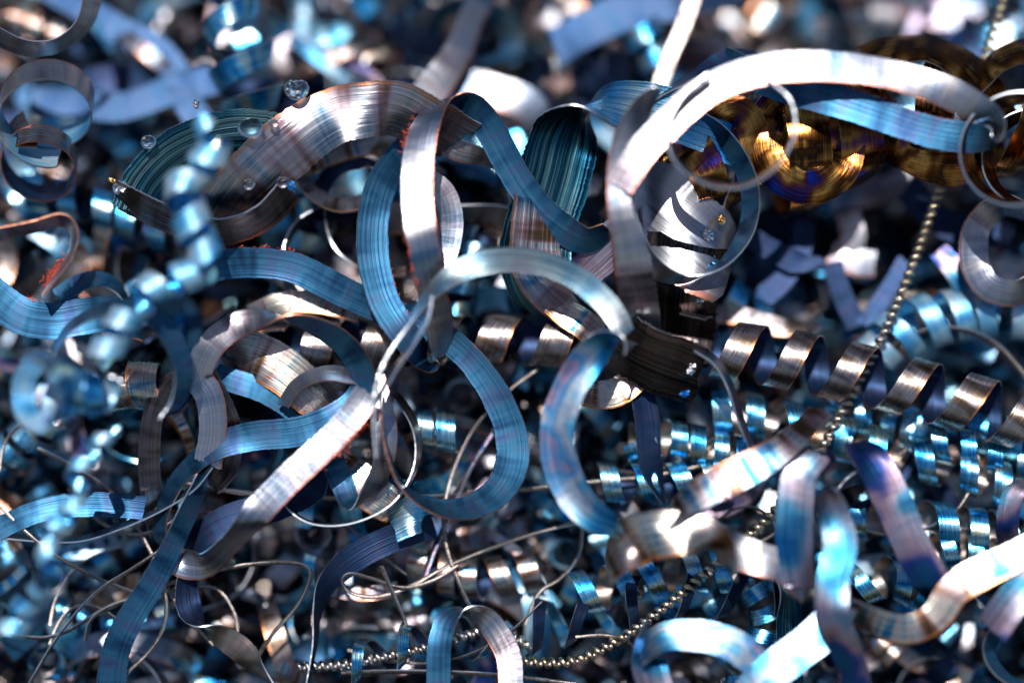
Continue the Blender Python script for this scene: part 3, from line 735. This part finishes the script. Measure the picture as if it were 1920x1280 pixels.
ribbon('flat lavender strip glimpsed straight behind the even coil', [
    (1310, 632, 190, 175), (1400, 640, 190, 175), (1500, 645, 195, 175)], 28, 'silver', 'steelblue')
# --- middle fillers that read sharp
ribbon('grey ring curl half hidden behind the hairpin loop at its left', [
    (560, 330, 90, -60), (590, 365, 80, -50), (640, 385, 75, -45), (690, 372, 75, -50), (712, 335, 80, -80), (690, 308, 100, -125), (640, 312, 115, -140), (605, 350, 125, -140), (600, 410, 125, -120), (630, 470, 120, -95), (700, 505, 110, -70), (760, 510, 105, -60)],
    40, 'brown', 'navy', copper=2)
ribbon('dark hoop strip standing left of the blue C bend', [
    (690, 395, 140, 120), (620, 395, 130, 125), (560, 420, 120, 110), (532, 475, 110, 95), (545, 540, 110, 60), (585, 590, 120, 40), (640, 600, 130, 60)], 42, 'brown', 'navy')
ribbon('silver leg of ribbon seen through the hairpin loop', [
    (790, 330, 20, -30), (830, 360, 25, -15), (845, 410, 30, 0), (838, 470, 30, 10), (815, 520, 25, 20), (790, 570, 15, 30)], 46, 'silver', 'navy')
ribbon('black and cream ribbon twisting behind the foot of the hairpin loop', [
    (720, 410, 150, 10), (800, 408, 145, 35), (870, 400, 140, 60), (940, 410, 140, 35), (985, 440, 150, 10)], 58, 'brown', 'navy')
ribbon('cream and blue chip resting on the coil below the soft teal arch', [
    (1035, 570, 30, -35), (1065, 590, 20, -20), (1100, 612, 15, -10), (1135, 640, 25, 10)], 58, 'bright', 'navy', name='wide_chip', cat='metal chip', copper=2)
ribbon('small bright tinted strip behind the long blue S ribbon', [
    (470, 590, 80, 20), (530, 568, 75, 0), (600, 568, 75, -15), (680, 590, 80, -50)], 46, 'bright', 'navy', copper=2)
ribbon('white and brown curved strip under the wide striated chip', [
    (520, 330, 130, -30), (570, 305, 120, -20), (630, 280, 115, -10), (700, 262, 115, 0), (745, 285, 125, 30)], 58, 'bright', 'navy', copper=2)
# --- out of focus spirals, left foreground
coil('out-of-focus bright blue spiral hanging in front of the fan-shaped chip',
     [(385, 225, -198, .7), (400, 290, -206, .9), (345, 345, -210, 1), (360, 420, -210, 1), (385, 500, -210, .9), (290, 540, -206, .9), (225, 610, -202, .9), (195, 680, -198, .9)], 34, 38, 8.5, 'ice', 'cyan', hand=1, phase=60, per_turn=40)
coil('out-of-focus bright blue spiral head, biggest blue curl at the left edge',
     [(55, 738, -257, 1.35), (85, 728, -226, 1.25), (140, 735, -202, .85), (215, 742, -195, .6)], 52, 38, 4.0, 'cyan', 'ice', hand=1, phase=0, per_turn=44, tilt=20)
coil('out-of-focus string of small blue curls trailing down the left side',
     [(215, 800, -195, .6), (150, 880, -206, .8), (135, 960, -214, .8), (85, 1010, -226, .9), (100, 1080, -234, .9), (55, 1130, -187, 1), (10, 1200, -194, 1)], 26, 26, 8.0, 'ice', 'cyan', hand=1, phase=100, per_turn=36)
coil('blurred upright coil of bright blue bands near the top edge, left of centre',
     [(425, -60, 200, .8), (435, 20, 215, .9), (450, 90, 190, 1.1), (462, 150, 180, 1.2), (470, 210, 180, 1.1)], 50, 40, 3.6, 'cyan', 'navy', hand=1, phase=0, tilt=25)
coil('row of deep blue coil bands behind the left ring',
     [(60, 360, 260), (140, 375, 255), (230, 405, 250), (320, 440, 245)], 36, 36, 4.5, 'cyan', 'navy', hand=1, phase=20)
# --- small coils lower right
coil('sharp zigzag coil of black and blue strip below the centre',
     [(985, 1180, 60), (1060, 1165, 55), (1140, 1160, 50), (1220, 1120, 50), (1320, 1110, 60), (1420, 1120, 70), (1480, 1100, 80)], 46, 24, 5.6, 'navy', 'cyan', hand=-1, phase=160, tilt=35)
coil('small black and blue coil left of the bottom arch',
     [(650, 1250, 40), (720, 1225, 40), (800, 1200, 45), (880, 1190, 50), (950, 1210, 55)], 40, 24, 3.6, 'cyan', 'navy', hand=-1, phase=160, tilt=35)
coil('blurred pale gold and blue coil below the right end of the bead-like wire',
     [(1640, 665, 150, .8), (1700, 618, 160), (1790, 590, 165), (1880, 580, 170), (1990, 590, 175)], 52, 34, 7.0, 'ice', 'cyan', hand=1, phase=0)
coil('bright blue coil starting under the even coil, upper one of the lower right coils',
     [(1345, 765, 110), (1420, 780, 105), (1500, 800, 100), (1580, 820, 100), (1670, 850, 110), (1760, 870, 120), (1860, 900, 130), (1960, 940, 140)], 42, 34, 8.5, 'cyan', 'brown', hand=1, phase=30)
coil('bright blue coil between the upper and the lowest of the lower right coils',
     [(1600, 960, 120), (1680, 980, 110), (1760, 985, 105), (1850, 1000, 100), (1960, 1010, 100)], 44, 34, 4.8, 'cyan', 'brown', hand=1, phase=80)
coil('bright blue coil passing behind the bead-like wire, lower middle',
     [(1080, 1110, 170), (1160, 1095, 165), (1240, 1075, 160), (1330, 1070, 160), (1430, 1075, 165)], 40, 32, 5.2, 'cyan', 'wire', hand=1, phase=0)
coil('bright blue coil showing beneath the navy leaf',
     [(1130, 900, 230), (1200, 905, 220), (1280, 900, 215), (1360, 890, 215)], 36, 34, 3.6, 'cyan', 'navy', hand=1, phase=10)
coil('bright blue coil along the right edge above the small mauve ribbon',
     [(1700, 800, 210), (1780, 790, 210), (1860, 810, 210), (1960, 850, 210)], 42, 36, 4.4, 'cyan', 'wire', hand=1, phase=30)
coil('blue coil glimpsed behind the dark brown chip',
     [(1330, 500, 260), (1380, 570, 255), (1430, 590, 260)], 38, 40, 2.4, 'cyan', 'navy', hand=1, phase=60)
coil('lone bright blue curl in the dark gap under the blue S bend',
     [(790, 800, 160), (850, 810, 155)], 36, 34, 1.5, 'cyan', 'wire', hand=1, phase=30)
coil('pair of blue curls low in the group behind the cream ribbon',
     [(1600, 1100, 90), (1680, 1080, 90), (1760, 1120, 95)], 42, 32, 2.8, 'cyan', 'wire', hand=1, phase=30)
coil('bright blue coil lying highest under the even coil at the right edge',
     [(1560, 770, 170), (1660, 790, 165), (1760, 830, 160), (1860, 850, 160), (1960, 880, 160)], 36, 28, 8, 'cyan', 'wire', hand=1, phase=50)
coil('blue coil between the wavy cream ribbon and the deep blue slanting ribbon',
     [(1720, 1040, 130), (1800, 1030, 125), (1880, 1050, 120), (1970, 1080, 120)], 38, 28, 5.5, 'cyan', 'wire', hand=1, phase=10)
coil('blue and cream coil running steeply beside the brightest cream ribbon',
     [(1420, 1100, 120), (1440, 1170, 115), (1400, 1250, 115), (1380, 1320, 115)], 34, 28, 5, 'cyan', 'wire', hand=1, phase=10)
coil('blue coil in the gap left of the brown and teal folded ribbon',
     [(1180, 830, 190), (1250, 820, 185), (1330, 840, 180), (1420, 860, 180)], 34, 28, 5.5, 'cyan', 'wire', hand=1, phase=90)
# --- bead-like wires: tightly wound hair-thin coils
coil('bead-like tightly wound wire falling steeply from the top right to the lower middle',
     [(1900, -60, 181), (1870, 40, 165), (1830, 160, 148), (1790, 280, 129), (1750, 390, 110), (1710, 500, 93), (1660, 620, 79), (1590, 750, 66), (1535, 850, 52), (1450, 960, 33), (1380, 1025, 22), (1310, 1085, 11),
      (1230, 1150, 2), (1150, 1205, -5), (1070, 1240, -5), (985, 1240, 0)], 7.4, 8.6, 100, 'goldbead', 'brown', name='bead_wire', cat='coiled wire', hand=1, per_turn=14, camber=.35, thick=1.5, irr=.05)
coil('short bead-like wound wire lying at the bottom edge left of the arch',
     [(1000, 1215, 40), (930, 1180, 50), (860, 1195, 40), (790, 1215, 30), (720, 1230, 25), (640, 1245, 25), (560, 1250, 30)], 7.2, 8.6, 31, 'pewter', 'brown', name='bead_wire', cat='coiled wire', hand=1, per_turn=14, camber=.35, thick=1.5, irr=.05)
# --- hair-thin wires
def wire(label, pts, W=8, mat='wire'):
    return ribbon(label, [(*p, 35 + 20 * math.sin(i)) for i, p in enumerate(pts)], W * .78, mat, mat, name='thin_wire', cat='metal wire', thick=3.6, camber=.15, rag=.03, step=6)
wire('thin straw-coloured wire running down past the square-cut blue strip', [(70, 840, 80), (130, 870, 75), (200, 915, 70), (250, 975, 60), (285, 1040, 50), (330, 1130, 45), (400, 1210, 60)])
wire('thin wire bowing low across the left bottom corner into a hairpin', [(-30, 1170, 50), (60, 1195, 45), (120, 1185, 40), (200, 1140, 35), (300, 1100, 30), (400, 1070, 25), (490, 1055, 25), (560, 1056, 28), (582, 1075, 30), (560, 1130, 35), (510, 1190, 45), (470, 1250, 60)], 10)
wire('thin curved wire dropping to the bottom edge beside the blue diagonal blade', [(305, 1090, -5), (312, 1130, -10), (305, 1180, -15), (280, 1220, -15), (235, 1265, -10), (200, 1310, 0)], 9)
wire('thin wire slanting up from the bottom left corner', [(50, 1290, 30), (110, 1190, 25), (180, 1110, 20), (250, 1065, 15), (330, 1010, 30)], 8)
wire('pale wire slanting beneath the blue diagonal blade', [(160, 1200, 40), (170, 1160, 35), (220, 1130, 30), (310, 1110, 40), (400, 1100, 60), (440, 1150, 70), (445, 1190, 80)], 7)
wire('straw wire crossing the bottom edge under the arch', [(640, 1262, 20), (740, 1258, 15), (860, 1260, 10), (960, 1268, 12), (1080, 1282, 20)], 11)
wire('thin wire tied in a small loop below the thin ring', [(1095, 975, 80), (1000, 1000, 70), (900, 1035, 60), (830, 1065, 50), (770, 1098, 40), (710, 1118, 35), (660, 1112, 30), (641, 1090, 28), (655, 1074, 25), (700, 1085, 28), (760, 1102, 32), (820, 1085, 38), (860, 1060, 45)], 9)
wire('pinkish wire hanging in a long bow below the blue S bend', [(1010, 690, 130), (950, 735, 120), (890, 800, 100), (850, 880, 80), (832, 960, 60), (838, 1030, 50), (860, 1090, 45), (880, 1135, 45)], 9)
wire('pale teal wire running diagonally past the blue S bend', [(930, 800, 130), (880, 880, 110), (845, 960, 95), (815, 1030, 85), (790, 1100, 80)], 14, 'mauve')
wire('brown wire bowing from the teal ribbon to the zigzag coil', [(1092, 985, 70), (1085, 1040, 75), (1050, 1085, 80), (1010, 1110, 90), (985, 1170, 110)], 9)
wire('long taut brown wire across the lower half behind everything', [(330, 905, 150), (500, 928, 155), (700, 935, 160), (900, 925, 165), (1100, 905, 165), (1250, 888, 160), (1400, 850, 160)], 10)
wire('dark wire crossing the wire loop steeply', [(715, 1060, 20), (740, 1120, 30), (765, 1180, 45), (770, 1240, 60)], 9)
wire('thin wire arcing over the blurred pale gold coil at the right', [(1650, 665, 120), (1720, 625, 120), (1790, 615, 120), (1860, 640, 120), (1910, 690, 120), (1960, 760, 120)], 13)
wire('thin wire curving behind the mirror chip towards the right', [(1130, 880, 140), (1220, 885, 130), (1300, 850, 120), (1370, 800, 120)], 8)
wire('thin wire round the lower right coils', [(1590, 980, 60), (1640, 1000, 60), (1710, 1000, 60), (1790, 960, 65), (1830, 900, 70)], 8)
wire('short pale wire stub pointing down right of the even coil', [(1760, 790, 110), (1720, 815, 105), (1690, 850, 100)], 13, 'bright')
ribbon('straight pale gold strip dropping from the top edge behind the pale arch', [(1310, -40, 200, 10), (1285, 40, 190, 10), (1255, 110, 180, 10), (1232, 175, 170, 10)], 32, 'wire', 'navy')
ribbon('broad pale blurred ribbon curving behind the burnt coil', [(1560, 370, 330, 0), (1620, 365, 330, -10), (1690, 345, 330, -15), (1760, 310, 335, -20), (1800, 290, 340, -30)], 60, 'silver', 'navy')
ribbon('blurred lavender ribbon sweeping along the top edge right of centre', [(1040, 90, 430, 160), (1100, 55, 420, 165), (1180, 20, 420, 168), (1280, -5, 420, 170), (1380, -20, 430, 170)], 74, 'silver', 'lavender')


M['crumb_silver'] = plain('crumb_silver_steel', (.75, .75, .78), .2, 1)
M['crumb_bright'] = plain('crumb_gold_steel', (.70, .45, .20), .2, 1)
M['crumb_cyan'] = plain('crumb_blue_steel', (.08, .35, .70), .2, 1)

# --- out of focus pieces right of the mirror chip
ribbon('blurred blue tapering strip end right of the mirror chip', [(1400, 440, 150, 175), (1450, 470, 150, 175), (1500, 492, 150, 172), (1545, 488, 155, 165)], 46, 'silver', 'navy', taper=(.1, .4))
ribbon('left arm of the blurred blue V shape beside the bead-like wire', [(1560, 490, 190, 172), (1578, 550, 185, 175), (1610, 610, 180, 178)], 40, 'silver', 'navy')
ribbon('right arm of the blurred blue V shape beside the bead-like wire', [(1700, 490, 190, 185), (1665, 545, 185, 182), (1622, 610, 178, 180)], 36, 'silver', 'navy')
ribbon('blurred white scrap between the blue V shape and the hanging burnt loop', [(1560, 470, 230, -15), (1600, 490, 225, -5), (1640, 495, 225, 0)], 52, 'silver', 'navy')
ribbon('blurred pink-white scrap below the hanging burnt loop', [(1590, 400, 230, 0), (1600, 440, 225, -5), (1595, 470, 225, -10)], 48, 'silver', 'navy')
ribbon('blurred silver ring curl at the right edge under the black curl', [
    (1930, 400, 60, -60), (1880, 385, 60, -45), (1835, 420, 60, -30), (1825, 480, 60, -10), (1850, 535, 60, 10), (1905, 550, 60, 30), (1950, 520, 60, 60)], 58, 'silver', 'navy')
ribbon('blurred pale crescent under the silver ring curl at the right edge', [(1760, 470, 150, -20), (1800, 520, 140, -10), (1810, 570, 140, 0), (1790, 610, 150, 10)], 44, 'mauve', 'navy')
ribbon('blurred navy ribbon slanting down behind the bead-like wire', [(1700, 350, 200, 175), (1745, 400, 200, 172), (1800, 430, 200, 170), (1870, 440, 200, 165)], 56, 'silver', 'navy')
ribbon('blurred dusky strip between the mirror chip and the even coil', [(1430, 560, 170, 170), (1470, 520, 170, 172), (1500, 470, 175, 175), (1510, 410, 180, 175)], 44, 'silver', 'navy')


# ---- droplets of oil on the wide striated chip, and its dark stains
def droplet(label, x, y, d, r, flat=.8, name='oil_droplet'):
    nu, nv = 28, 18
    vs, fs = [], []
    for j in range(nv + 1):
        a = math.pi * j / nv
        dent = 1 - .42 * math.exp(-(a / .5) ** 2)          # small cup on top
        for i in range(nu):
            b = 2 * math.pi * i / nu
            k = 1 + .04 * math.sin(3 * b + x)
            vs.append((math.sin(a) * math.cos(b) * r * k, math.cos(a) * r * flat * dent, math.sin(a) * math.sin(b) * r * k))
    for j in range(nv):
        for i in range(nu):
            fs.append((j * nu + i, j * nu + (i + 1) % nu, (j + 1) * nu + (i + 1) % nu, (j + 1) * nu + i))
    me = bpy.data.meshes.new(name)
    R3 = np.stack([RT, .8 * UP - .6 * FW, np.cross(RT, .8 * UP - .6 * FW)])
    me.from_pydata([tuple(np.array(v) @ R3 * S) for v in vs], [], fs)
    me.polygons.foreach_set('use_smooth', [True] * len(fs))
    me.materials.append(M['oil'])
    o = bpy.data.objects.new(name, me); C.objects.link(o); o.location = tuple(at(x, y, d + 14))
    return tag(o, label, 'droplet', 'clear droplets on the wide chip')


droplet('largest clear droplet, perched on the top corner of the wide striated chip', 556, 168, -45, 23)
droplet('clear droplet where the fan-shaped chip meets the wide striated chip', 470, 240, -60, 24, .7)
droplet('clear droplet on the upper left rim of the fan-shaped chip', 278, 266, -30, 15)
droplet('pinhead droplet on the rim beside the clear droplet at the meeting of the chips', 513, 232, -55, 9)
droplet('small clear droplet on the lower middle of the wide striated chip', 466, 346, -60, 12)
droplet('small bright droplet at the lower corner of the wide striated chip', 530, 342, -60, 12)


def crumb(label, x, y, d, r, mat, n=5, seed=1, group='torn metal crumbs'):
    """a torn crumb: a few jagged curled flakes fused in one mesh"""
    rng = np.random.default_rng(seed)
    vs, fs = [], []
    m = 9
    th = np.linspace(0, 2 * math.pi, 26, endpoint=False)
    # lumpy, faceted body made as one closed surface
    nu, nv = 14, 9
    base = rng.uniform(.45, 1.25, (nv + 1, nu)); base[0] = base[0, 0]; base[-1] = base[-1, 0]
    for j in range(nv + 1):
        a = math.pi * j / nv
        for i in range(nu):
            b = 2 * math.pi * i / nu
            k = base[j, i]
            vs.append((math.sin(a) * math.cos(b) * r * k * S, math.cos(a) * r * k * S, math.sin(a) * math.sin(b) * r * k * S * .7))
    for j in range(nv):
        for i in range(nu):
            fs.append((j * nu + i, j * nu + (i + 1) % nu, (j + 1) * nu + (i + 1) % nu, (j + 1) * nu + i))
    me = bpy.data.meshes.new('metal_crumb'); me.from_pydata(vs, [], fs)
    me.materials.append(M['crumb_' + mat])
    o = bpy.data.objects.new('metal_crumb', me); C.objects.link(o); o.location = tuple(at(x, y, d))
    o.rotation_euler = tuple(rng.uniform(0, 6, 3))
    return tag(o, label, 'metal crumb', group)


crumb('torn silver crumb on the far left tip of the fan-shaped chip', 226, 352, -15, 13, 'silver', seed=2)
crumb('small dark crumb hanging off the far left tip of the fan-shaped chip', 210, 338, -10, 8, 'bright', seed=3)
crumb('tiny mushroom-like crumb sticking up from the rim of the fan-shaped chip', 368, 196, 5, 9, 'silver', seed=4)
crumb('blue and black crumb hanging at the lower corner of the wide striated chip', 545, 348, -62, 10, 'cyan', seed=5)
crumb('gold crumb on the crumbled edge of the mirror chip', 1352, 412, 10, 10, 'bright', seed=6)
crumb('silver crumb on the crumbled edge of the mirror chip', 1328, 440, 5, 12, 'silver', seed=7)
crumb('blue crumb low on the crumbled edge of the mirror chip', 1340, 500, 8, 13, 'cyan', seed=8)
crumb('white glinting crumb under the lower rim of the ring', 1315, 560, 5, 10, 'silver', seed=9)
crumb('silver crumb glittering at the torn end of the black slab', 1298, 692, -40, 12, 'silver', seed=10)
crumb('blue crumb at the bottom of the torn end of the black slab', 1284, 738, -38, 11, 'cyan', seed=11)
# ================================================================== THE REST OF THE HEAP, OUT OF FOCUS
LAND = [('left ring', 84, 220), ('wide striated chip', 620, 230), ('fan-shaped chip', 350, 320), ('hairpin loop', 850, 380), ('green-blue chip', 1060, 340), ('pale arch', 1540, 150),
        ('burnt coil', 1560, 260), ('mirror chip', 1280, 440), ('even coil', 1560, 690), ('coil in the centre', 960, 640), ('blue S bend', 950, 830), ('silver arch', 520, 620),
        ('blue spiral head', 90, 730), ('blue diagonal blade', 280, 1090), ('small wire loop', 680, 1090), ('bottom arch', 880, 1190), ('zigzag coil', 1150, 1160), ('teal S ribbon', 1080, 830),
        ('bead-like wire', 1700, 500), ('cream upright ribbon', 1565, 1040), ('deep blue slanting ribbon', 1700, 980), ('lower right corner', 1860, 1180), ('upper right corner', 1880, 60),
        ('upper left corner', 60, 40), ('top edge left of centre', 560, 40), ('top edge right of centre', 1200, 40), ('lower left corner', 60, 1200), ('right edge', 1890, 520),
        ('upright blue coil', 450, 110), ('brown curl', 290, 740), ('black slab', 1240, 690), ('wavy blue ribbon', 80, 590)]
used = {}


def where(x, y):
    out = sorted(LAND, key=lambda l: (l[1] - x) ** 2 + (l[2] - y) ** 2)[:5]
    res = []
    for nm, lx, ly in out:
        dx, dy = x - lx, y - ly
        if math.hypot(dx, dy) < 60: rel = 'straight behind the'
        elif abs(dx) > 2 * abs(dy): rel = 'right of the' if dx > 0 else 'left of the'
        elif abs(dy) > 2 * abs(dx): rel = 'below the' if dy > 0 else 'above the'
        else: rel = ('down' if dy > 0 else 'up') + (' and right of the' if dx > 0 else ' and left of the')
        res.append(f'{rel} {nm}')
    return res


def bg_label(desc, x, y):
    adj = ['', 'larger ', 'smaller ', 'steeper ', 'flatter ', 'farther ', 'nearer ']
    for w_ in where(x, y):
        s = f'blurred {desc} {w_}'
        if s not in used and len(s.replace('-', ' ').split()) <= 16:
            used[s] = 1
            return s
    for w_ in where(x, y):
        for a in adj[1:]:
            s = f'blurred {a}{desc} {w_}'
            if s not in used and len(s.replace('-', ' ').split()) <= 16:
                used[s] = 1
                return s
    return s


OUT_N = {'silver': 'pale silver', 'bright': 'cream and blue', 'brown': 'brown-grey', 'cyan': 'bright blue', 'mauve': 'lavender', 'wire': 'straw-coloured'}
rb = random.Random(11)
HERO = False


cells = []
gx, gy = 19, 13
for layer in range(2):
    for i in range(gx):
        for j in range(gy):
            x = -170 + (i + rb.uniform(.05, .95)) * 2260 / gx
            y = -170 + (j + rb.uniform(.05, .95)) * 1620 / gy
            cells.append((x, y, layer))
rb.shuffle(cells)
nb = 0
for x, y, layer in cells:
    if layer == 1 and rb.random() < .55: continue
    if layer == 0 and rb.random() < .12: continue
    d0 = max(95, float(surf(y, x))) + (rb.uniform(35, 160) if layer == 0 else rb.uniform(140, 330))
    lower_right = x > 1000 and y > 700
    top = y < 420
    r = rb.random()
    if r < (.18 if lower_right else .10):
        L_ = rb.uniform(150, 330); a = rb.uniform(-.6, .6) if lower_right else rb.uniform(0, math.pi)
        R = rb.uniform(26, 46); W = R * rb.uniform(.7, 1.05)
        om = rb.choice(['cyan', 'cyan', 'bright', 'silver'] if lower_right or rb.random() < .5 else ['silver', 'brown', 'bright'])
        dx, dy = math.cos(a) * L_ / 2, math.sin(a) * L_ / 2
        bend = rb.uniform(-40, 40)
        o = coil(bg_label(f'{OUT_N[om]} coil', x, y), [(x - dx, y - dy, d0), (x + bend * math.sin(a), y - bend * math.cos(a), d0 - rb.uniform(-40, 40)), (x + dx, y + dy, d0 + rb.uniform(-60, 60))],
                 R, W, L_ / (W * rb.uniform(1.35, 1.7)), om, 'navy', group='blurred coils deep in the heap', phase=rb.uniform(0, 360), per_turn=30)
    else:
        R = rb.uniform(45, 170); th0 = rb.uniform(0, 2 * math.pi); span = rb.uniform(1.2, 4.2) * rb.choice([-1, 1])
        if R > 130: span *= .6
        W = rb.uniform(24, 64) * (1.35 if top else .85)
        sq = rb.uniform(.45, 1.0); rot = rb.uniform(0, math.pi)
        ph0 = rb.choice([0, 0, 0, 180]) + rb.uniform(-40, 40); roll = rb.uniform(-90, 90)
        om = rb.choice(['silver', 'silver', 'silver', 'bright', 'brown', 'mauve', 'cyan', 'cyan'])
        im = rb.choice(['navy', 'steelblue', 'steelblue'])
        pts = []
        K = 7
        cx, cy = R * math.cos(th0 + span / 2) * .8, R * math.sin(th0 + span / 2) * .8
        for q in range(K):
            t = th0 + span * q / (K - 1)
            ex, ey = R * math.cos(t), R * sq * math.sin(t)
            px = ex * math.cos(rot) - ey * math.sin(rot); py = ex * math.sin(rot) + ey * math.cos(rot)
            pts.append((x - cx * .6 + px, y - cy * .6 + py, d0 + R * (1 - sq) * math.sin(t) + 25 * q / K, ph0 + roll * q / (K - 1)))
        blue = abs(((ph0 + roll / 2 + 180) % 360) - 180) > 90
        desc = ({'navy': 'navy', 'steelblue': 'dusky blue'}[im] if blue else OUT_N[om]) + ' ' + ('short curl' if R < 90 else 'bent ribbon' if R < 140 else 'long bowed ribbon')
        o = ribbon(bg_label(desc, x, y), pts, W, om, im, group='blurred ribbons deep in the heap', step=9, rag=.01, name='metal_ribbon')
    nb += 1
print('background pieces', nb)

# fine hairs of wire lying loose in the lower half
for q in range(13):
    x, y = (rb.uniform(-40, 820), rb.uniform(820, 1280)) if q < 9 else (rb.uniform(820, 1500), rb.uniform(700, 1280))
    a = rb.uniform(-.9, .9); L_ = rb.uniform(140, 420); sag = rb.uniform(-110, 110); d = rb.uniform(10, 95)
    pts = []
    for k in range(6):
        t = k / 5 - .5
        pts.append((x + math.cos(a) * L_ * t - math.sin(a) * sag * (1 - 4 * t * t), y + math.sin(a) * L_ * t + math.cos(a) * sag * (1 - 4 * t * t), d + 30 * math.sin(3 * t + q), 30 + 60 * t))
    w_ = rb.uniform(3.5, 6.5)
    lab = bg_label(('bent' if abs(sag) > 50 else 'nearly straight') + ' hair-thin wire', x, y).replace('blurred ', '')
    ribbon(lab, pts, w_, 'wire', 'wire', name='thin_wire', cat='metal wire', thick=3, camber=.1, rag=.04, step=8, group='hair-thin wires loose among the shavings')
